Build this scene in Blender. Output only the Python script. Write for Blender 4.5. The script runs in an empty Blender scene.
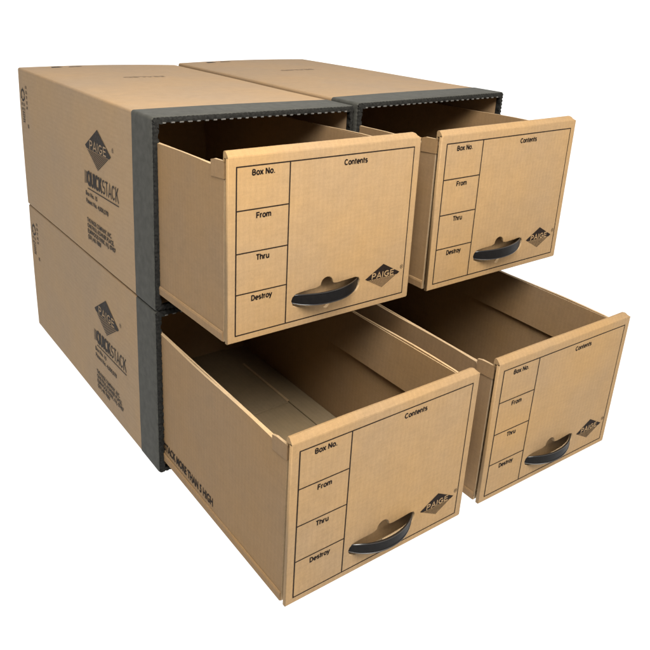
import bpy, bmesh, math, random
from mathutils import Vector, Matrix, noise

S = bpy.context.scene
col = S.collection

# ------------------------------------------------------------------ camera, world, lamps, exposure
cam_d = bpy.data.cameras.new('camera')
cam = bpy.data.objects.new('camera', cam_d)
col.objects.link(cam)
yaw, pitch, roll = -.6147, -.3536, -.0352
Mz = Matrix.Rotation(yaw, 3, 'Z'); Mx = Matrix.Rotation(pitch, 3, 'X'); My = Matrix.Rotation(roll, 3, 'Y')
M = Mz @ Mx @ My
right, fwd, up = M.col[0], M.col[1], M.col[2]
rot = Matrix((right, up, -fwd)).transposed()
cam.matrix_world = Matrix.Translation((-.3764, -.8472, .6978)) @ rot.to_4x4()
cam_d.sensor_width = 36
cam_d.lens = 724.4 / 650 * 36
cam_d.shift_x = (325 - 288.8) / 650
cam_d.shift_y = -(325 - 253.8) / 650
cam_d.clip_start = .01
cam_d.clip_end = 500
S.camera = cam

world = bpy.data.worlds.new('World')
S.world = world
world.use_nodes = True
bg = world.node_tree.nodes['Background']
bg.inputs[0].default_value = (1, .95, .87, 1)
bg.inputs[1].default_value = .24

def area(name, loc, target, size, power, colour, size_y=None):
    d = bpy.data.lights.new(name, 'AREA')
    d.energy = power; d.color = colour
    d.size = size
    if size_y: d.shape = 'RECTANGLE'; d.size_y = size_y
    o = bpy.data.objects.new(name, d)
    col.objects.link(o)
    o.location = loc
    o.rotation_euler = (Vector(target) - Vector(loc)).to_track_quat('-Z', 'Y').to_euler()
    return o
SWEEP = Matrix.Rotation(yaw, 4, 'Z')                      # the white sweep faces the camera
def swept(x, y, z): return tuple(SWEEP @ Vector((x, y, z)))
GLOW = 1.12
area('window_lamp', (.95, -2.3, 2.2), (.3, 0, .35), 1.5, 62, (1, .915, .80), 1.2)        # broad light in front of the boxes
area('ceiling_lamp', (-.20, -.88, 1.55), (.3, -.1, .38), .8, 48, (1, .95, .88))         # over the pulled-out drawers
area('added_floor_backlight', swept(0, 1, -.9), swept(0, 1, 0), 16, GLOW * math.pi * 16 * 14, (1, 1, 1), 14).rotation_euler = (math.pi, 0, yaw)   # added below the floor to turn it shadowless white
area('added_sweep_backlight', swept(0, 6.2, 3), swept(0, 5, 3), 16, GLOW * math.pi * 16 * 10, (1, 1, 1), 10)  # added out of sight to keep the backdrop pure white
S.view_settings.view_transform = 'Standard'
S.view_settings.look = 'None'
S.view_settings.exposure = 0
S.view_settings.gamma = 1
S.render.film_transparent = False

# ------------------------------------------------------------------ materials
def nodes(name):
    m = bpy.data.materials.new(name); m.use_nodes = True
    nt = m.node_tree
    return m, nt, nt.nodes['Principled BSDF']

def kraft(name, base, flute_axis='Z', rough=.78, mottling=.10, flute=.12):
    m, nt, b = nodes(name)
    N, L = nt.nodes.new, nt.links.new
    tc = N('ShaderNodeTexCoord')
    oi = N('ShaderNodeObjectInfo')
    off = N('ShaderNodeVectorMath'); off.operation = 'MULTIPLY_ADD'
    comb = N('ShaderNodeCombineXYZ')
    for i in range(3): L(oi.outputs['Random'], comb.inputs[i])
    L(comb.outputs[0], off.inputs[0]); off.inputs[1].default_value = (3, 7, 5); L(tc.outputs['Object'], off.inputs[2])
    def nz(scale, detail, rough=.55, stretch=None):
        n = N('ShaderNodeTexNoise'); n.inputs['Scale'].default_value = scale
        n.inputs['Detail'].default_value = detail; n.inputs['Roughness'].default_value = rough
        if stretch:
            mp = N('ShaderNodeMapping'); mp.inputs['Scale'].default_value = stretch
            L(off.outputs[0], mp.inputs[0]); L(mp.outputs[0], n.inputs['Vector'])
        else: L(off.outputs[0], n.inputs['Vector'])
        return n.outputs[0]
    big = nz(7, 4); mid = nz(55, 5, .65); fine = nz(600, 4, .7, (1, 1, .45))
    fib = nz(260, 3, .6, (.25, .25, 1.6))
    def mul(a, k, c=None):
        x = N('ShaderNodeMath'); x.operation = 'MULTIPLY_ADD'; L(a, x.inputs[0]); x.inputs[1].default_value = k
        if c is None: x.inputs[2].default_value = 0
        else: L(c, x.inputs[2])
        return x.outputs[0]
    s = mul(big, .9); s = mul(mid, .55, s); s = mul(fine, .95, s); s = mul(fib, .5, s)   # mean 1.35
    # flutes showing through the liner
    w = N('ShaderNodeTexWave'); w.wave_type = 'BANDS'; w.bands_direction = flute_axis
    w.inputs['Scale'].default_value = 42; w.inputs['Distortion'].default_value = .6
    w.inputs['Detail'].default_value = 1; w.inputs['Detail Scale'].default_value = .6
    L(off.outputs[0], w.inputs['Vector'])
    wm = N('ShaderNodeMath'); wm.operation = 'MULTIPLY'; L(w.outputs['Fac'], wm.inputs[0]); L(mid, wm.inputs[1])
    s = mul(wm.outputs[0], .22, s)
    mr = N('ShaderNodeMapRange'); L(s, mr.inputs[0])
    mr.inputs[1].default_value = .95; mr.inputs[2].default_value = 1.86
    mr.inputs[3].default_value = 1 - mottling * 1.6; mr.inputs[4].default_value = 1 + mottling * 1.6
    own = N('ShaderNodeMapRange'); L(oi.outputs['Random'], own.inputs[0]); own.inputs[3].default_value = .96; own.inputs[4].default_value = 1.04
    tone = N('ShaderNodeMath'); tone.operation = 'MULTIPLY'; L(mr.outputs[0], tone.inputs[0]); L(own.outputs[0], tone.inputs[1])
    mx = N('ShaderNodeMix'); mx.data_type = 'RGBA'; mx.blend_type = 'MULTIPLY'; mx.inputs[0].default_value = 1
    mx.inputs['A'].default_value = (*base, 1)
    L(tone.outputs[0], mx.inputs['B'])
    # slight warm / cool drift of the paper
    hs = N('ShaderNodeHueSaturation'); L(mx.outputs['Result'], hs.inputs['Color'])
    sat = N('ShaderNodeMapRange'); L(big, sat.inputs[0]); sat.inputs[1].default_value = .3; sat.inputs[2].default_value = .7
    sat.inputs[3].default_value = .93; sat.inputs[4].default_value = 1.07; L(sat.outputs[0], hs.inputs['Saturation'])
    L(hs.outputs[0], b.inputs['Base Color'])
    h = mul(w.outputs['Fac'], flute); h = mul(fine, .16, h); h = mul(mid, .35, h)
    bp = N('ShaderNodeBump'); bp.inputs['Strength'].default_value = .28; bp.inputs['Distance'].default_value = .0012
    L(h, bp.inputs['Height']); L(bp.outputs[0], b.inputs['Normal'])
    b.inputs['Roughness'].default_value = rough
    b.inputs['Specular IOR Level'].default_value = .28
    return m

KR = (.40, .245, .115)
MAT = {}
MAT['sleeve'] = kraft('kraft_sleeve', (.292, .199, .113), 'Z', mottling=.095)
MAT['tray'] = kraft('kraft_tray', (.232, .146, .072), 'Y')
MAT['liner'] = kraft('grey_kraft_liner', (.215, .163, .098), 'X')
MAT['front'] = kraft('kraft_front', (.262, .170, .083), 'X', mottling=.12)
MAT['edge'] = kraft('kraft_cut_edge', (.37, .265, .155), 'X', mottling=.16)

def plain(name, base, rough, spec=.4, vary=.25, scale=120, bump=.2, dist=.0006):
    m, nt, b = nodes(name)
    N, L = nt.nodes.new, nt.links.new
    tc = N('ShaderNodeTexCoord')
    n = N('ShaderNodeTexNoise'); n.inputs['Scale'].default_value = scale; n.inputs['Detail'].default_value = 5
    L(tc.outputs['Object'], n.inputs['Vector'])
    mr = N('ShaderNodeMapRange'); L(n.outputs[0], mr.inputs[0]); mr.inputs[1].default_value = .25; mr.inputs[2].default_value = .75
    mr.inputs[3].default_value = 1 - vary; mr.inputs[4].default_value = 1 + vary
    mx = N('ShaderNodeMix'); mx.data_type = 'RGBA'; mx.blend_type = 'MULTIPLY'; mx.inputs[0].default_value = 1
    mx.inputs['A'].default_value = (*base, 1); L(mr.outputs[0], mx.inputs['B']); L(mx.outputs['Result'], b.inputs['Base Color'])
    bp = N('ShaderNodeBump'); bp.inputs['Strength'].default_value = bump; bp.inputs['Distance'].default_value = dist
    L(n.outputs[0], bp.inputs['Height']); L(bp.outputs[0], b.inputs['Normal'])
    b.inputs['Roughness'].default_value = rough; b.inputs['Specular IOR Level'].default_value = spec
    return m
MAT['trim'] = plain('grey_trim_paper', (.058, .058, .051), .7, .16, .22, 90)
MAT['trim_edge'] = plain('shaded_bare_edge', (.016, .016, .015), .85, .06, .5, 260, .6)  # trim grey darkened: shadow on the bare front edges put into the colour
MAT['tick'] = plain('bare_perforation_paper', (.11, .107, .1), .8, .2, .3, 300)
MAT['ink'] = plain('dark_brown_ink', (.013, .0085, .0065), .7, .08, .35, 500, .05)
MAT['side_ink'] = plain('mottled_grey_ink', (.030, .025, .022), .7, .1, .45, 420, .05)  # lighter and greyer than the ink on the drawer
MAT['faint_ink'] = plain('faint_ink', (.20, .135, .08), .7, .2, .3, 420, .05)
MAT['paper_word'] = MAT['front']
MAT['plastic'] = plain('black_plastic', (.005, .0045, .0045), .45, .12, .3, 200, .08)
MAT['bead'] = plain('black_plastic_bead', (.011, .010, .010), .28, .6, .3, 200, .05)

m, nt, b = nodes('backlit_white_floor')       # translucent white, so the added backlights wash out shadows on the floor
out = nt.nodes['Material Output']
tr = nt.nodes.new('ShaderNodeBsdfTranslucent'); tr.inputs[0].default_value = (.96, .96, .96, 1)
df = nt.nodes.new('ShaderNodeBsdfDiffuse'); df.inputs[0].default_value = (.96, .96, .96, 1)
mix = nt.nodes.new('ShaderNodeMixShader'); mix.inputs[0].default_value = .05
nt.links.new(tr.outputs[0], mix.inputs[1]); nt.links.new(df.outputs[0], mix.inputs[2]); nt.links.new(mix.outputs[0], out.inputs[0])
nt.nodes.remove(b)
MAT['floor'] = m

# ------------------------------------------------------------------ helpers
def obj(name, bm, mats, parent=None, smooth=False):
    me = bpy.data.meshes.new(name)
    bmesh.ops.recalc_face_normals(bm, faces=bm.faces)
    bm.to_mesh(me); bm.free()
    for k in (mats if isinstance(mats, (list, tuple)) else [mats]): me.materials.append(MAT[k])
    if smooth:
        for p in me.polygons: p.use_smooth = True
        me.set_sharp_from_angle(angle=math.radians(38))
    o = bpy.data.objects.new(name, me)
    col.objects.link(o); o.parent = parent
    return o

def box(bm, x0, x1, y0, y1, z0, z1, mat=0):
    v = [bm.verts.new((x, y, z)) for x in (x0, x1) for y in (y0, y1) for z in (z0, z1)]
    for f in ((0, 1, 3, 2), (4, 6, 7, 5), (0, 4, 5, 1), (2, 3, 7, 6), (0, 2, 6, 4), (1, 5, 7, 3)):
        bm.faces.new([v[i] for i in f]).material_index = mat
    return v

def text_geo(body, bold=0.0):
    c = bpy.data.curves.new('words', 'FONT')
    c.body = body; c.size = 1; c.offset = bold; c.fill_mode = 'BOTH' if False else c.fill_mode
    c.resolution_u = 3
    o = bpy.data.objects.new('words', c); col.objects.link(o)
    bpy.context.view_layer.update()
    dg = bpy.context.evaluated_depsgraph_get()
    me = bpy.data.meshes.new_from_object(o.evaluated_get(dg))
    vs = [v.co.copy() for v in me.vertices]; fs = [tuple(p.vertices) for p in me.polygons]
    bpy.data.objects.remove(o); bpy.data.curves.remove(c); bpy.data.meshes.remove(me)
    return vs, fs

def words(bm, body, fn, x0, x1, z0, z1, bold=0.0, mat=0, slant=0.0, capref=True):
    """lay the words in the rectangle x0..x1, baseline z0, cap height up to z1; fn(x, z) gives the 3-D point"""
    vs, fs = text_geo(body, bold)
    if not vs: return
    xa, xb = min(v.x for v in vs), max(v.x for v in vs)
    zb = .728 if capref else max(v.y for v in vs)
    za = 0 if capref else min(v.y for v in vs)
    nv = []
    for v in vs:
        u = (v.x - xa) / (xb - xa); w = (v.y - za) / (zb - za)
        nv.append(bm.verts.new(fn(x0 + u * (x1 - x0) + slant * w * (z1 - z0), z0 + w * (z1 - z0))))
    for f in fs:
        try: bm.faces.new([nv[i] for i in f]).material_index = mat
        except ValueError: pass

# ---- a plain grotesque drawn as strokes (cap height 1)
def arc(cx, cy, rx, ry, a0, a1, n=10):
    return [(cx + rx * math.cos(math.radians(a0 + (a1 - a0) * i / n)), cy + ry * math.sin(math.radians(a0 + (a1 - a0) * i / n))) for i in range(n + 1)]
X = .68                                      # centre line of the x-height
GLYPH = {                                    # advance, strokes; centre lines run 0.07 .. 0.93
 'B': (.72, [[(.12, .07), (.12, .93)], [(.12, .93), (.36, .93)] + arc(.36, .72, .19, .21, 90, -90) + [(.12, .51)], [(.36, .51)] + arc(.38, .29, .22, .22, 90, -90) + [(.12, .07)]]),
 'C': (.76, [arc(.40, .50, .30, .43, 42, 318, 18)]),
 'D': (.76, [[(.12, .07), (.12, .93), (.34, .93)] + arc(.34, .50, .31, .43, 90, -90, 14) + [(.12, .07)]]),
 'F': (.62, [[(.12, 0), (.12, .93), (.58, .93)], [(.12, .50), (.52, .50)]]),
 'N': (.76, [[(.12, 0), (.12, 1)], [(.12, .96), (.63, .04)], [(.63, 0), (.63, 1)]]),
 'T': (.62, [[(.02, .93), (.60, .93)], [(.31, .93), (.31, 0)]]),
 'P': (.68, [[(.12, 0), (.12, .93), (.36, .93)] + arc(.36, .69, .21, .24, 90, -90) + [(.12, .45)]]),
 'A': (.72, [[(.05, 0), (.36, .97), (.67, 0)], [(.16, .30), (.56, .30)]]),
 'I': (.28, [[(.14, 0), (.14, 1)]]),
 'G': (.80, [arc(.41, .50, .31, .43, 45, 330, 18) + [(.69, .46), (.42, .46)]]),
 'E': (.66, [[(.60, .93), (.12, .93), (.12, .07), (.60, .07)], [(.12, .51), (.54, .51)]]),
 'Q': (.82, [arc(.40, .50, .31, .43, 0, 360, 22), [(.48, .26), (.74, -.02)]]),
 'U': (.76, [[(.12, 1), (.12, .36)] + arc(.38, .34, .26, .27, 180, 360) + [(.64, 1)]]),
 'K': (.74, [[(.12, 0), (.12, 1)], [(.64, 1), (.14, .40)], [(.32, .60), (.68, 0)]]),
 'S': (.70, [arc(.35, .71, .24, .22, 25, 250, 12) + arc(.36, .29, .25, .22, 90, -155, 12)]),
 'b': (.6, []), 'e': (.62, [[(.09, .37), (.53, .37)] + arc(.31, .37, .22, .31, 8, 310, 16)]),
 'h': (.60, [[(.10, 0), (.10, 1)], [(.10, .42)] + arc(.30, .44, .20, .24, 180, 0) + [(.50, 0)]]),
 'm': (.90, [[(.10, 0), (.10, .75)], [(.10, .46)] + arc(.27, .48, .17, .20, 180, 0) + [(.44, 0)], [(.44, .46)] + arc(.61, .48, .17, .20, 180, 0) + [(.78, 0)]]),
 'n': (.60, [[(.10, 0), (.10, .75)], [(.10, .42)] + arc(.30, .44, .20, .24, 180, 0) + [(.50, 0)]]),
 'o': (.62, [arc(.31, .37, .23, .31, 0, 360, 20)]),
 'r': (.40, [[(.10, 0), (.10, .75)], [(.10, .44)] + arc(.30, .44, .20, .24, 180, 75, 6)]),
 's': (.56, [arc(.28, .53, .18, .155, 25, 250, 10) + arc(.28, .22, .19, .16, 85, -155, 10)]),
 't': (.36, [[(.17, .95), (.17, .20)] + arc(.27, .17, .10, .11, 180, 280, 5), [(.02, .68), (.34, .68)]]),
 'u': (.60, [[(.10, .75), (.10, .30)] + arc(.30, .30, .20, .24, 180, 360) + [(.50, .75)], [(.50, .3), (.50, 0)]]),
 'x': (.56, [[(.03, 0), (.52, .75)], [(.03, .75), (.52, 0)]]),
 'y': (.56, [[(.03, .75), (.29, .02)], [(.54, .75), (.28, 0), (.20, -.17), (.06, -.18)]]),
 '.': (.28, [[(.14, 0), (.14, .15)]]), ' ': (.30, []),
}
def grotesk(bm, body, fn, x0, x1, z0, z1, wt=.24, mat=0, slant=0.0):
    adv = 0; strokes = []
    for ch in body:
        a, st = GLYPH[ch]
        for s_ in st: strokes.append([(adv + x, y) for x, y in s_])
        adv += a + .03
    adv -= .03
    kx, kz = (x1 - x0) / adv, z1 - z0
    for pl in strokes:
        closed = math.dist(pl[0], pl[-1]) < 1e-6
        if closed: pl = pl[:-1]
        pl = [p for i, p in enumerate(pl) if i == 0 or math.dist(p, pl[i - 1]) > 1e-6]
        n = len(pl)
        P = [Vector((x0 + x * kx + slant * y * kz, z0 + y * kz)) for x, y in pl]
        hw = wt * kz / 2 
        Lr = []
        for i in range(n):
            a = P[i - 1] if (i or closed) else None
            c = P[(i + 1) % n] if (i < n - 1 or closed) else None
            d1 = (P[i] - a).normalized() if a is not None and (P[i] - a).length > 1e-9 else None
            d2 = (c - P[i]).normalized() if c is not None and (c - P[i]).length > 1e-9 else None
            d1 = d1 or d2; d2 = d2 or d1
            n1 = Vector((-d1.y, d1.x)); n2 = Vector((-d2.y, d2.x))
            m_ = n1 + n2
            if m_.length < .35: m_ = n1
            m_.normalize(); k = min(1.7, 1 / max(.4, m_.dot(n1)))
            Lr.append((P[i] + m_ * hw * k, P[i] - m_ * hw * k))
        vv = [(bm.verts.new(fn(a.x, a.y)), bm.verts.new(fn(c.x, c.y))) for a, c in Lr]
        for i in range(n if closed else n - 1):
            a, c = vv[i], vv[(i + 1) % n]
            bm.faces.new((a[0], a[1], c[1], c[0])).material_index = mat

def poly(bm, fn, pts, mat=0):
    bm.faces.new([bm.verts.new(fn(x, z)) for x, z in pts]).material_index = mat

def tag(o, label, cat, group=None):
    o['label'] = label; o['category'] = cat
    if group: o['group'] = group

# ------------------------------------------------------------------ the white surface the boxes stand on
bm = bmesh.new()
prof = [(-5, 0)] + [(3.6 + 1.4 * math.sin(t), 1.4 - 1.4 * math.cos(t)) for t in [math.pi / 2 * i / 24 for i in range(25)]] + [(5, 6)]
rows = [[bm.verts.new((x, y, z)) for y, z in prof] for x in (-7, 7)]
for i in range(len(prof) - 1): bm.faces.new((rows[0][i], rows[1][i], rows[1][i + 1], rows[0][i + 1]))
fl = obj('floor', bm, 'floor', None, True)
fl.matrix_world = SWEEP
fl['kind'] = 'structure'

# ------------------------------------------------------------------ measures (metres), box origin = bottom of the opening, centre
W, H, D, T = .33, .267, .600, .0062       # sleeve
TRIM = .0659
PW, PH = .2924, .2245                      # drawer front
PX0 = .0059 - W / 2                        # left edge of the drawer front
ZA = .0246                                 # underside of the drawer

def wob(p, s=0.0):
    """slow bulges of the board"""
    return noise.noise(Vector((p[0] * 4.3 + s, p[1] * 4.1 - s, p[2] * 4.7 + 1.7 * s)))

def rprofile(w, h, inset, r, step, cnt=None):
    """rounded rectangle in x, z from x -w/2..w/2 and z 0..h"""
    x0, x1, z0, z1 = -w / 2 + inset, w / 2 - inset, inset, h - inset
    pts = []
    def line(a, b):
        L = w if abs(a[1] - b[1]) < 1e-9 else h; k = max(1, round(L / step))
        for i in range(k): pts.append((a[0] + (b[0] - a[0]) * i / k, a[1] + (b[1] - a[1]) * i / k))
    def arc(cx, cz, a0):
        for i in range(5):
            a = a0 + math.pi / 2 * i / 4
            pts.append((cx + r * math.cos(a), cz + r * math.sin(a)))
    line((x0 + r, z0), (x1 - r, z0)); arc(x1 - r, z0 + r, -math.pi / 2)
    line((x1, z0 + r), (x1, z1 - r)); arc(x1 - r, z1 - r, 0)
    line((x1 - r, z1), (x0 + r, z1)); arc(x0 + r, z1 - r, math.pi / 2)
    line((x0, z1 - r), (x0, z0 + r)); arc(x0 + r, z0 + r, math.pi)
    return pts

def skin_wob(x, y, z):
    """how far the sleeve's surface stands off its plane; nothing at the mouth"""
    k = min(1, max(0, (y - .0) / .12))
    return .0011 * wob((x, y, z)) * k

def bulge(x, y, z, w=W, h=H):
    """crowning of the top panel + slow bulges of the sides, along the surface normal"""
    k = min(1, max(0, y / .2))
    e = skin_wob(x, y, z)
    dx = dz = 0
    tz = (z - h / 2) / (h / 2); tx = x / (w / 2)
    if tz > .96: dz = e * .8 + .0022 * k * max(0, 1 - tx * tx)
    if abs(tx) > .96: dx = (e + .0008 * k * max(0, 1 - tz * tz)) * (1 if tx > 0 else -1)
    return dx, dz

def loft(bm, rings, mat=0, close=True):
    vr = [[bm.verts.new(p) for p in r] for r in rings]
    n = len(vr[0])
    for a, b in zip(vr, vr[1:]):
        for i in range(n if close else n - 1):
            j = (i + 1) % n
            bm.faces.new((a[i], a[j], b[j], b[i])).material_index = mat
    return vr

def make_sleeve(parent):
    bm = bmesh.new()
    po = rprofile(W, H, 0, .0035, .015)
    ny = 30
    ys = [.0060 + (D - .0060) * i / ny for i in range(ny + 1)]
    rings = []
    for y in ys:
        r = []
        for x, z in po:
            dx, dz = bulge(x, y, z); r.append((x + dx, y, z + dz))
        rings.append(r)
    pi = rprofile(W, H, T, .0012, .015)
    rings = rings[::-1] + [[(x, y, z) for x, z in pi] for y in (.0060, .1, .2, .3, .4, .5, D - T)]
    vo = loft(bm, rings)
    bm.faces.new(vo[0]); bm.faces.new(vo[-1])
    return obj('sleeve', bm, 'sleeve', parent, True)

def make_trim(parent, seed):
    rnd = random.Random(seed)
    bm = bmesh.new()
    step = .0021
    po = rprofile(W, H, -.0005, .0038, step)
    n = len(po)
    cx, cz = 0, H / 2
    def off(x, z, d):
        """move a rim point inwards by d"""
        sx = 1 if x > 0 else -1
        px, pz = W / 2 - abs(x), min(z, H - z)
        if px < .006 and pz < .006: return (x - sx * d, z + (d if z < cz else -d))
        if px < pz: return (x - sx * d, z)
        return (x, z + (d if z < cz else -d))
    ang = [i for i in range(n)]
    def tooth(i): return 1 if (i % 6) < 3 else 0
    jit = [rnd.uniform(-1, 1) for _ in range(n)]
    R = []
    edge_w = [.0007 * noise.noise(Vector((p[0] * 25, p[1] * 25, seed))) for p in po]
    for y in (TRIM, TRIM * .66, TRIM * .33, .005):
        r = []
        for i, (x, z) in enumerate(po):
            dx, dz = bulge(x, y, z)
            r.append((x + dx, y + (edge_w[i] if y == TRIM else 0), z + dz))
        R.append(r)
    R.append([(*off(x, z, .0005 + .0007 * ((i % 3) == 0)), ) for i, (x, z) in enumerate(po)])
    R[-1] = [(p[0], .0012 + .0010 * ((i % 3) == 0) + .0005 * jit[i], p[1]) for i, p in enumerate(R[-1])]
    r = []
    for i, (x, z) in enumerate(po):
        p = off(x, z, .0018 + .0008 * ((i % 3) == 0)); r.append((p[0], -.0006 + .0010 * ((i % 3) == 0) + .0002 * jit[i], p[1]))
    R.append(r)
    r = []
    for i, (x, z) in enumerate(po):
        p = off(x, z, .0042 + .0003 * jit[i]); r.append((p[0], -.0010 + .0003 * jit[i], p[1]))
    R.append(r)
    r = []
    for i, (x, z) in enumerate(po):
        p = off(x, z, T + .0010 + .0018 * tooth(i)); r.append((p[0], -.0006 + .0006 * jit[i], p[1]))
    R.append(r)
    r = []
    for i, (x, z) in enumerate(po):
        p = off(x, z, T + .0009 + .0016 * tooth(i)); r.append((p[0], .0022, p[1]))
    R.append(r)
    r = []
    for i, (x, z) in enumerate(po):
        p = off(x, z, T + .0009); r.append((p[0], .009, p[1]))
    R.append(r)
    r = []
    for i, (x, z) in enumerate(po):
        p = off(x, z, T - .001); r.append((p[0], .0095, p[1]))
    R.append(r)
    loft(bm, R)
    bm.faces.ensure_lookup_table()
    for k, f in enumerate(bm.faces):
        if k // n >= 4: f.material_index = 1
    # bare paper showing at the perforations of the fold
    for i in range(n):
        if i % 6 != 1: continue
        x, z = po[i]
        a = off(x, z, T + .0008); c = off(x, z, T + .0030)
        top = abs(z - H) < .004; bot = z < .004
        if bot: continue
        g = rnd.uniform(.7, 1.15)
        if top and abs(x) < W / 2 - .012:
            s = .0029 * g
            box(bm, x - s, x + s, -.0016, .0008, (a[1] + c[1]) / 2 - .0002, a[1] + .0003, 2)
    o = obj('edge_trim', bm, ['trim', 'trim_edge', 'tick'], parent, True)
    return o

def side_fn(d, z_top):
    """point on the left wall: d metres behind the mouth, z_top metres below the top edge"""
    z = H - z_top
    dx, dz = bulge(-W / 2, d, z)
    return (-W / 2 + dx - .00035, d, z)

def make_side_print(sleeve):
    F = lambda x, z: side_fn(.1975 - x / 1000, (.078 - z / 1000))   # x to the right, z up, in mm, from the diamond's middle
    bm = bmesh.new()
    hw, hh = 51.5, 31.5
    def diamond_slice(a, b):
        # slab of the diamond between heights a and b
        def w(z): return hw * (1 - abs(z) / hh)
        pts = [(-w(a), a), (w(a), a)]
        if a < 0 < b: pts.append((hw, 0))
        pts += [(w(b), b), (-w(b), b)] if w(b) > .01 else [(0, hh)]
        if a < 0 < b: pts.append((-hw, 0))
        poly(bm, F, pts)
    diamond_slice(-4, hh)
    # stripes under the name, parallel to the lower right side
    k = 21
    for i in range(k):
        t0 = (i + .08) / k; t1 = (i + .62) / k
        # points along the lower left edge from (-hw,0) to (0,-hh), each running parallel to the lower right edge
        def at(t, s): return (-hw + hw * t + s * hw, -hh * t + s * hh)
        def cut(t):
            # the stripe stops under z = -5
            s = min(1, (-5 + hh * t) / hh)
            return s
        if cut(t0) <= 0: continue
        poly(bm, F, [at(t0, 0), at(t1, 0), at(t1, max(0, cut(t1))), at(t0, cut(t0))])
    words(bm, '®', F, 55, 62, 8, 15, 0, 0, capref=False)
    o = obj('logo', bm, 'side_ink', sleeve)
    bm = bmesh.new()
    F2 = lambda x, z: tuple(Vector(F(x, z)) + Vector((-.00025, 0, 0)))
    grotesk(bm, 'PAIGE', F2, -33, 35, -3, 11, .15)
    obj('logo_lettering', bm, 'sleeve', sleeve)
    # product lettering and address
    G = lambda x, z: side_fn(.258 - x / 1000, z / 1000)
    bm = bmesh.new()
    Gm = lambda x, z: G(x, -z)
    for i in range(6):                                      # speed lines before the name
        x = i * 2.3; poly(bm, Gm, [(x, -141 + i * .5), (x + .7 + i * .16, -141 + i * .5), (x + 2.1 + i * .16, -119 - i * .2), (x + 1.4, -119 - i * .2)])
    grotesk(bm, 'QUICK', Gm, 13, 73, -141, -118, .21)
    grotesk(bm, 'STACK', Gm, 74, 137, -141, -118, .105)
    poly(bm, Gm, [(13, -147.5), (137, -146.2), (137, -144.6), (13, -145.9)])
    words(bm, 'Box No. 15', Gm, 3, 52, -159, -152, .032)
    words(bm, 'Patent No. 4,050,578', Gm, 3, 95, -171.5, -164.5, .032)
    for k, (s, e) in enumerate((('THE PAIGE COMPANY, INC.', 104), ('ONE PAUL KOHNER PLACE,', 112), ('ELMWOOD PARK, N.J. 07407', 118), ('(201) 461-7800', 58))):
        words(bm, s, Gm, 2, e, -204 - k * 9.6, -197 - k * 9.6, .035)
    obj('lettering', bm, 'side_ink', sleeve)
    # recycling mark and board maker's stamp near the back
    bm = bmesh.new()
    K = lambda x, z: side_fn(.585 - x / 1000, z / 1000)
    Km = lambda x, z: K(x, -z)
    def arrow(cx, cz, r, a):
        pts = []
        for q in range(7): t = a + 1.5 * q / 6; pts.append((cx + r * math.cos(t), cz + r * math.sin(t)))
        e = a + 1.5
        pts += [(cx + r * 1.25 * math.cos(e), cz + r * 1.25 * math.sin(e)), (cx + r * .85 * math.cos(e + .5), cz + r * .85 * math.sin(e + .5)), (cx + r * .45 * math.cos(e), cz + r * .45 * math.sin(e))]
        for q in range(6, -1, -1): t = a + 1.5 * q / 6; pts.append((cx + r * .66 * math.cos(t), cz + r * .66 * math.sin(t)))
        poly(bm, Km, pts)
    for a in (0, 2.094, 4.189): arrow(8, -48, 12, a)
    words(bm, 'RECYCLED', Km, -4, 18, -68, -63, .01)
    words(bm, 'KEEP DRY', Km, -4, 18, -77, -72, .01)
    ring_o = [(31 + 9 * math.cos(t), -52 + 38 * math.sin(t)) for t in [2 * math.pi * i / 32 for i in range(33)]]
    ring_i = [(31 + 7.6 * math.cos(t), -52 + 36 * math.sin(t)) for t in [2 * math.pi * i / 32 for i in range(33)]]
    for q in range(5): words(bm, ('BOX', 'EDGE', 'TEST', 'SIZE', 'LIMIT')[q], Km, 26, 36, -34 - q * 9.5, -28.5 - q * 9.5, .01)
    for q in range(5): words(bm, ('BOX', 'EDGE', 'TEST', 'SIZE', 'LIMIT')[q], Km, 0, 15, -82 - q * 4.5, -79 - q * 4.5, .03)
    words(bm, '15', Km, 28, 36, -107, -100, .03)
    obj('maker_stamp', bm, 'side_ink', sleeve)
    # faint print on the top
    def top_fn(x, y):
        dx, dz = bulge(x, y, H); return (x, y, H + dz + .0003)
    bm = bmesh.new()
    words(bm, 'SEALED', lambda x, z: top_fn(-W / 2 + .126 + (80 - x) / 1000, .388 + z / 1000 * -1), 0, 80, -14, 0, .02)
    obj('top_lettering', bm, 'faint_ink', sleeve)
    bm = bmesh.new()
    for x0, x1, y0, y1 in ((.056, .078, .572, .588), (.090, .118, .576, .584)):
        bm.faces.new([bm.verts.new(top_fn(-W / 2 + a, b_)) for a, b_ in ((x0, y0), (x1, y0 + .002), (x1 - .004, y1), (x0 + .003, y1 - .001))])
    obj('top_stamp', bm, 'side_ink', sleeve)

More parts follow.
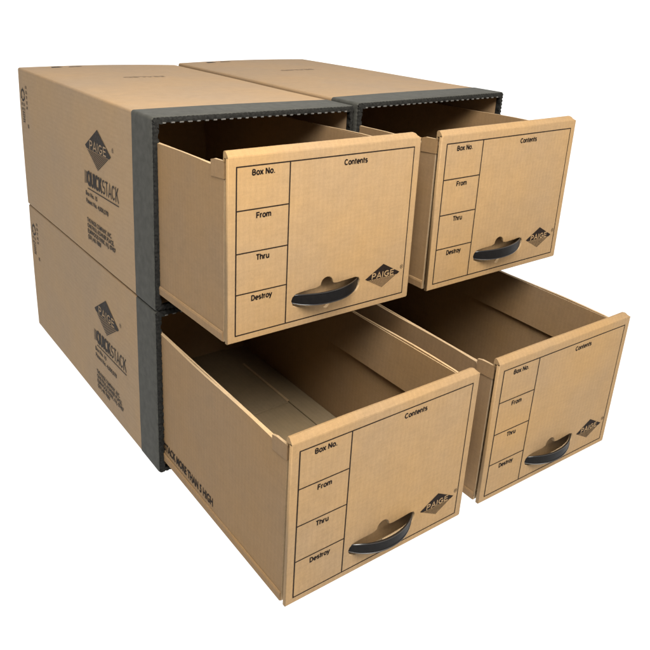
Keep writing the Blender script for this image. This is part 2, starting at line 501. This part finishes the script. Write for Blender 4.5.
# ---- drawer: origin at the bottom of the drawer front's face, left edge at x = 0, front face y = 0
TL = .572                                   # tray length
def make_tray(parent):
    bm = bmesh.new()
    t = .0032
    xl, xr = .0012, PW - .0012
    y0, y1 = .0105, TL
    h = .2105
    def wall(x0, x1):
        # side wall: full height up to 40 mm behind the front, lower under the corner tab; a row of segments so that it can wave
        segs = ([(y0, .1985), (.034, .1985), (.0405, .2100)] if x0 < .1 else [(y0, .2090), (.034, .2095), (.0405, .2100)]) + [(.0405 + (y1 - .0405) * i / 14, .2100 + .0012 * math.sin(i * .9)) for i in range(1, 15)]
        rows = []
        for y, z in segs:
            w = .0016 * noise.noise(Vector((x0 * 9, y * 5, 0))) * min(1, max(0, (y - .02) / .1))
            rows.append([bm.verts.new((x, y, zz)) for x, zz in ((x0 + w * .2, 0), (x0 + w * .7, h * .5), (x0 + w, z), (x1 + w, z), (x1 + w * .7, h * .5), (x1 + w * .2, 0))])
        for a, b in zip(rows, rows[1:]):
            for i in range(6):
                f = bm.faces.new((a[i], a[(i + 1) % 6], b[(i + 1) % 6], b[i]))
                if i == 2: f.material_index = 1
        bm.faces.new(rows[0]).material_index = 1; bm.faces.new(rows[-1])
    wall(xl, xl + t); wall(xr - t, xr)
    # rear wall and floor
    box(bm, xl + t + .0002, xr - t - .0002, y1 - t, y1, .0002, .209)
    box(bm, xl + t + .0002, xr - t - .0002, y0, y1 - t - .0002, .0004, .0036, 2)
    # loose bottom flaps lying on the floor, a seam left between them
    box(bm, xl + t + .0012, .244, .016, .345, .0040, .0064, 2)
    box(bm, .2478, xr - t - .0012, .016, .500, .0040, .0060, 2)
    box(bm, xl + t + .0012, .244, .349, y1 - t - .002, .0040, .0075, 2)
    e = box(bm, .2438, .2482, .352, .500, .0066, .0082, 1)
    # flap folded over the top of each side wall and hanging down inside it, its foot standing off the wall
    for sgn, x in ((1, xl + t), (-1, xr - t)):
        rows = []
        for i in range(13):
            y = .0230 + (y1 - .010 - .0230) * i / 12
            w = .0012 * noise.noise(Vector((x * 9 + 4, y * 7, 2))) + .0016 * noise.noise(Vector((x * 9, y * 5, 0))) * .6
            f = .0042 + w
            rows.append([bm.verts.new((x + sgn * a, y, z)) for a, z in ((.0009, .2092), (.0030, .2096), (f + .0018, .1385 + w), (f - .0008, .1378 + w))])
        for a, b in zip(rows, rows[1:]):
            for i in range(4):
                bm.faces.new((a[i], a[(i + 1) % 4], b[(i + 1) % 4], b[i])).material_index = 1 if i == 0 else 0
        bm.faces.new(rows[0]); bm.faces.new(rows[-1])
    # doubled strip along the foot of each side
    for s, x in ((-1, xl), (1, xr)):
        pr = [(0, .0004), (s * .0016, .0010), (s * .0018, .0100), (s * .0010, .0122), (0, .0130)]
        rows = [[bm.verts.new((x + a + s * .00015, y, z)) for a, z in pr] for y in (y0 + .0005, .2, .4, y1 - .01)]
        for a, b in zip(rows, rows[1:]):
            for i in range(5): bm.faces.new((a[i], a[(i + 1) % 5], b[(i + 1) % 5], b[i]))
        bm.faces.new(rows[0]); bm.faces.new(rows[-1])
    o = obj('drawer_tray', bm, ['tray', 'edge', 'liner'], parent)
    # corner tabs tucked behind the drawer front
    for s, x in ((-1, xl), (1, xr)):
        bm = bmesh.new()
        pr = [(.0095, .1990, .0004), (.037, .1975, .0010), (.0372, .2165, .0016), (.030, .2185, .0012), (.0095, .2190, .0004)]
        if s > 0: pr = [(y if y < .03 else y - .012, z - (.0065 if z > .21 else 0), d) for y, z, d in pr]
        a = [bm.verts.new((x + s * (d + .0002), y, z)) for y, z, d in pr]
        b = [bm.verts.new((x - s * (.0030 - d), y, z)) for y, z, d in pr]
        bm.faces.new(a); bm.faces.new(b)
        for i in range(5):
            f = bm.faces.new((a[i], a[(i + 1) % 5], b[(i + 1) % 5], b[i])); f.material_index = 1 if i in (1, 2, 3) else 0
        obj('corner_tab', bm, ['tray', 'edge'], o)
    # warning along the foot of the left side
    bm = bmesh.new()
    words(bm, 'DO NOT STACK MORE THAN 5 HIGH', lambda x, z: (xl - .0003 + .0 + min(0, .0016 * noise.noise(Vector((xl * 9, (.385 - x / 1000) * 5, 0))) * .25), .385 - x / 1000, z / 1000), 11, 211, 20, 33, .035)
    obj('warning_lettering', bm, 'ink', o)
    return o

def slot_outline():
    """finger slot with its thumb notch above and a small one below; mm from the left and down from the top of the face"""
    pts = [(91, 188), (93, 183), (98, 179.5), (108, 178.2), (120, 177.8), (130, 177.6), (135, 176)]
    for i in range(9):
        a = math.pi - math.pi * i / 8
        pts.append((147 + 10.5 * math.cos(a), 175.5 - 10 * math.sin(a)))
    pts += [(159, 176.3), (164, 177), (180, 176), (194, 175), (200, 176.5), (203, 181), (202, 190), (198, 196), (188, 200), (170, 202), (154, 202.5)]
    for i in range(7):
        a = math.pi * i / 6
        pts.append((147 + 6.5 * math.cos(a), 202.5 + 7.5 * math.sin(a)))
    pts += [(139, 202.5), (120, 201.5), (102, 199), (94, 196)]
    return pts

def make_front(parent):
    # face plate with the slot cut out
    c = bpy.data.curves.new('plate', 'CURVE'); c.dimensions = '2D'; c.fill_mode = 'BOTH'
    def spl(pts):
        s = c.splines.new('POLY'); s.points.add(len(pts) - 1); s.use_cyclic_u = True
        for p, (x, z) in zip(s.points, pts): p.co = (x, z, 0, 1)
    r = .0012
    e = .0012
    spl([(e, e), (PW - e - r, e), (PW - e, e + r), (PW - e, PH - e), (e, PH - e)])
    spl([(x / 1000, PH - z / 1000) for x, z in slot_outline()])
    c.extrude = .0018; c.bevel_depth = .0010; c.bevel_resolution = 2
    o = bpy.data.objects.new('plate', c); col.objects.link(o)
    bpy.context.view_layer.update()
    me = bpy.data.meshes.new_from_object(o.evaluated_get(bpy.context.evaluated_depsgraph_get()))
    bm = bmesh.new(); bm.from_mesh(me)
    bpy.data.objects.remove(o); bpy.data.curves.remove(c); bpy.data.meshes.remove(me)
    for v in bm.verts: v.co = Vector((v.co.x, .0028 + v.co.z, v.co.y))
    bmesh.ops.remove_doubles(bm, verts=bm.verts, dist=1e-6)
    bm.normal_update()
    for f in bm.faces: f.material_index = 1 if abs(f.normal.y) < .45 and f.normal.z < .3 and .05 < f.calc_center_median().x < .25 and f.calc_center_median().z > .004 else 0
    # back liner seen through the slot
    box(bm, .0060, PW - .0060, .0190, .0205, .0042, PH - .0150)
    box(bm, .0060, PW - .0060, .0106, .0206, PH - .0148, PH - .0130)
    # folded-over top edge
    prof = [(.0012, PH - .0016), (.0002, PH - .0010), (.0004, PH + .0002), (.0028, PH + .0032), (.0052, PH + .0058), (.0066, PH + .0066), (.0092, PH + .0062), (.0102, PH + .0040), (.0104, PH + .001), (.0104, PH - .006), (.0088, PH - .006), (.0088, PH - .0016)]
    rows = []
    for x, k in ((.0002, 1), (.0012, 1), (.08, 1.0), (.16, 1.02), (.24, 1), (PW - .010, .99), (PW - .005, .72), (PW - .0015, .25), (PW - .0002, -.1)):
        rows.append([bm.verts.new((x, y + (.0006 * math.sin(x * 23) if 3 < i < 9 else 0), PH + (z - PH) * (k if z > PH else 1))) for i, (y, z) in enumerate(prof)])
    n = len(prof)
    sm = []
    for a, b in zip(rows, rows[1:]):
        for i in range(n): sm.append(bm.faces.new((a[i], a[(i + 1) % n], b[(i + 1) % n], b[i])))
    bm.faces.new(rows[0]); bm.faces.new(rows[-1])
    o = obj('drawer_front', bm, ['front', 'edge'], parent)
    # printed form
    F = lambda x, z: (x / 1000, -.00022, PH - z / 1000)
    Fm = lambda x, z: F(x, -z)
    bm = bmesh.new()
    lw = 1.45
    x0, xd, x1 = 11.0, 83.4, 281.0
    rows_z = [11.6, 62.0, 113.0, 163.6, 215.6]
    def hl(xa, xb, z): poly(bm, F, [(xa, z - lw / 2), (xb, z - lw / 2), (xb, z + lw / 2), (xa, z + lw / 2)])
    def vl(x, za, zb, w=lw): poly(bm, F, [(x - w / 2, za), (x + w / 2, za), (x + w / 2, zb), (x - w / 2, zb)])
    g = lw / 2
    hl(x0 - g, x1 + g, rows_z[0]); hl(x0 - g, x1 + g, rows_z[4])
    vl(x0, rows_z[0] + g, rows_z[4] - g, 1.75); vl(xd, rows_z[0] + g, rows_z[4] - g, 1.7); vl(x1, rows_z[0] + g, rows_z[4] - g)
    for z in rows_z[1:4]: hl(x0 + .875, xd - .85, z)
    for s, xa, xb, zb in (('Box No.', 31, 62.5, 22.7), ('From', 37.5, 58.5, 73.2), ('Thru', 38.5, 57, 124.2), ('Destroy', 32.5, 62, 174.6)):
        grotesk(bm, s, Fm, xa, xb, -zb, -zb + 6.9)
    grotesk(bm, 'Contents', Fm, 164, 201.5, -24.2, -17.2)
    obj('printed_form', bm, 'ink', o)
    # diamond logo
    bm = bmesh.new()
    cx, cz, hw, hh = 242.3, 183.2, 31, 17
    L = lambda x, z: F(cx + x, cz - z)
    zc = -2.6
    w = hw * (1 + zc / hh)
    poly(bm, L, [(-w, zc), (w, zc), (hw, 0), (0, hh), (-hw, 0)])
    k = 15
    for i in range(k):
        t0, t1 = (i + .1) / k, (i + .62) / k
        at = lambda t, s: (-hw + hw * t + s * hw, -hh * t + s * hh)
        cut = lambda t: (zc - .5 + hh * t) / hh
        if cut(t0) <= 0: continue
        poly(bm, L, [at(t0, 0), at(t1, 0), at(t1, cut(t1)), at(t0, cut(t0))])
    words(bm, '®', L, 31, 37, 4, 10, .0, capref=False)
    obj('logo', bm, 'ink', o)
    bm = bmesh.new()
    grotesk(bm, 'PAIGE', lambda x, z: (L(x, z)[0], -.00045, L(x, z)[2]), -20.5, 20.5, -1.9, 6.3, .2, slant=.06)
    obj('logo_lettering', bm, 'front', o)
    # carrying handle: a moulded strap bowed out of the slot
    bm = bmesh.new()
    bow = .016
    nseg = 26
    rows = []
    for i in range(nseg + 1):
        t = -1 + 2 * i / nseg
        x = .1468 + .0558 * t
        y = .0045 - (bow + .0045) * (1 - abs(t) ** 2.2)
        z = PH - .1850 - .0012 * t * 0 + .0022 * t - .001 * (1 - t * t)
        hh_ = .0081 * (1 - .42 * abs(t) ** 5)
        th = .0012
        # cross-section: a thin web with a bead along each edge
        cs = [(-th, -hh_ * .84), (-th - .0008, -hh_ * .90), (-th - .0008, -hh_ * .98), (-.0004, -hh_ * 1.02), (.0008, -hh_ * .98), (.0008, -hh_ * .8),
              (.0006, 0), (.0008, hh_ * .8), (.0008, hh_ * .98), (-.0004, hh_ * 1.02), (-th - .0008, hh_ * .98), (-th - .0008, hh_ * .90), (-th, hh_ * .84), (-th, 0)]
        dx = (bow + .0045) * 2.2 * abs(t) ** 1.2 * (1 if t > 0 else -1) / .0558
        nrm = Vector((dx, 1, 0)).normalized()
        rows.append([bm.verts.new((x + nrm.x * a, y + nrm.y * a, z + b)) for a, b in cs])
    for a, b in zip(rows, rows[1:]):
        for i in range(len(a)): bm.faces.new((a[i], a[(i + 1) % len(a)], b[(i + 1) % len(a)], b[i])).material_index = 1 if i in (0, 1, 2, 9, 10, 11) else 0
    bm.faces.new(rows[0]); bm.faces.new(rows[-1])
    obj('handle', bm, ['plastic', 'bead'], o, True)
    return o

# ------------------------------------------------------------------ build one box with its parts, then copy it
def make_box():
    root = bpy.data.objects.new('storage_box', None); col.objects.link(root)
    root.empty_display_size = .05
    s = make_sleeve(root)
    make_side_print(s)
    make_trim(root, 3)
    make_tray(root)
    make_front(root)
    return root

def copy_tree(o, parent=None):
    c = o.copy(); col.objects.link(c); c.parent = parent
    for ch in o.children: copy_tree(ch, c)
    return c

def pose(root, loc, syaw, srol, e, dr):
    """place the sleeve and pull its drawer out by e; dr = (yaw, tilt, roll, dx, dz) of the drawer"""
    root.matrix_world = Matrix.Translation(loc)
    lean = Matrix.Rotation(syaw, 4, 'Z') @ Matrix.Rotation(srol, 4, 'Y')
    y_, t_, r_, dx, dz = dr
    Md = Matrix.Translation((dx, 0, dz)) @ Matrix.Rotation(y_, 4, 'Z') @ Matrix.Rotation(t_, 4, 'X') @ Matrix.Rotation(r_, 4, 'Y') @ Matrix.Translation((PX0, -e, ZA))
    for ch in root.children:
        k = ch.name.split('.')[0]
        ch.matrix_basis = lean if k in ('sleeve', 'edge_trim') else Md

GROUP = 'kraft drawer boxes stacked two by two'
A = make_box()
B, C, D_ = (copy_tree(A) for _ in range(3))
half = W / 2
pose(A, (half, 0, H + .0005), .0028, .0155, .1811, (.0108, -.0153, .0096, .0002, .0009))
pose(B, (W + .0073 + half, -.0039, H + .0022), .0015, -.0002, .1735, (-.0015, -.0021, -.0030, -.0020, -.0010))
pose(C, (half - .0018, .0004, .0006), .0011, .0068, .3224, (.0010, .0109, -.0035, .0018, -.0022))
pose(D_, (W + .0080 + half, -.0001, .0008), 0, 0, .3216, (-.0153, .0155, -.0086, .0003, -.0008))
tag(A, 'upper left kraft drawer box with grey trim, its whole printed side in view', 'file box', GROUP)
tag(B, 'upper right kraft drawer box, grey trim along its top and printed side hidden', 'file box', GROUP)
tag(C, 'lower left kraft drawer box, drawer pulled far out with stacking warning on side', 'file box', GROUP)
tag(D_, 'lower right kraft drawer box, grey trim hidden and only the open drawer in view', 'file box', GROUP)

# print sits a little differently on each sleeve
for r, oy, oz in ((A, -.003, -.002), (C, -.007, -.009)):
    for nm in ('logo', 'logo_lettering', 'lettering'):
        for ch in r.children_recursive:
            if ch.parent.name.startswith('sleeve') and ch.name.split('.')[0] == nm: ch.location = (-.0003, oy, oz)

part_a = [c for c in A.children_recursive if c.name.startswith('warning_lettering')][0]
part_a.location = (0, .011, 0)

# handles hang a little differently on each drawer
def part(root, name):
    for ch in root.children_recursive:
        if ch.name.split('.')[0] == name: return ch
for r, sy, dz, tw in ((A, 1.0, 0, .006), (B, .85, .0005, -.012), (C, 1.08, .0008, .010), (D_, .96, .0004, -.006)):
    h = part(r, 'handle')
    pv = Matrix.Translation((.1468, 0, PH - .185))
    h.matrix_basis = Matrix.Translation((0, 0, dz)) @ pv @ Matrix.Rotation(tw, 4, 'Y') @ pv.inverted() @ Matrix.Diagonal((1, sy, 1, 1))
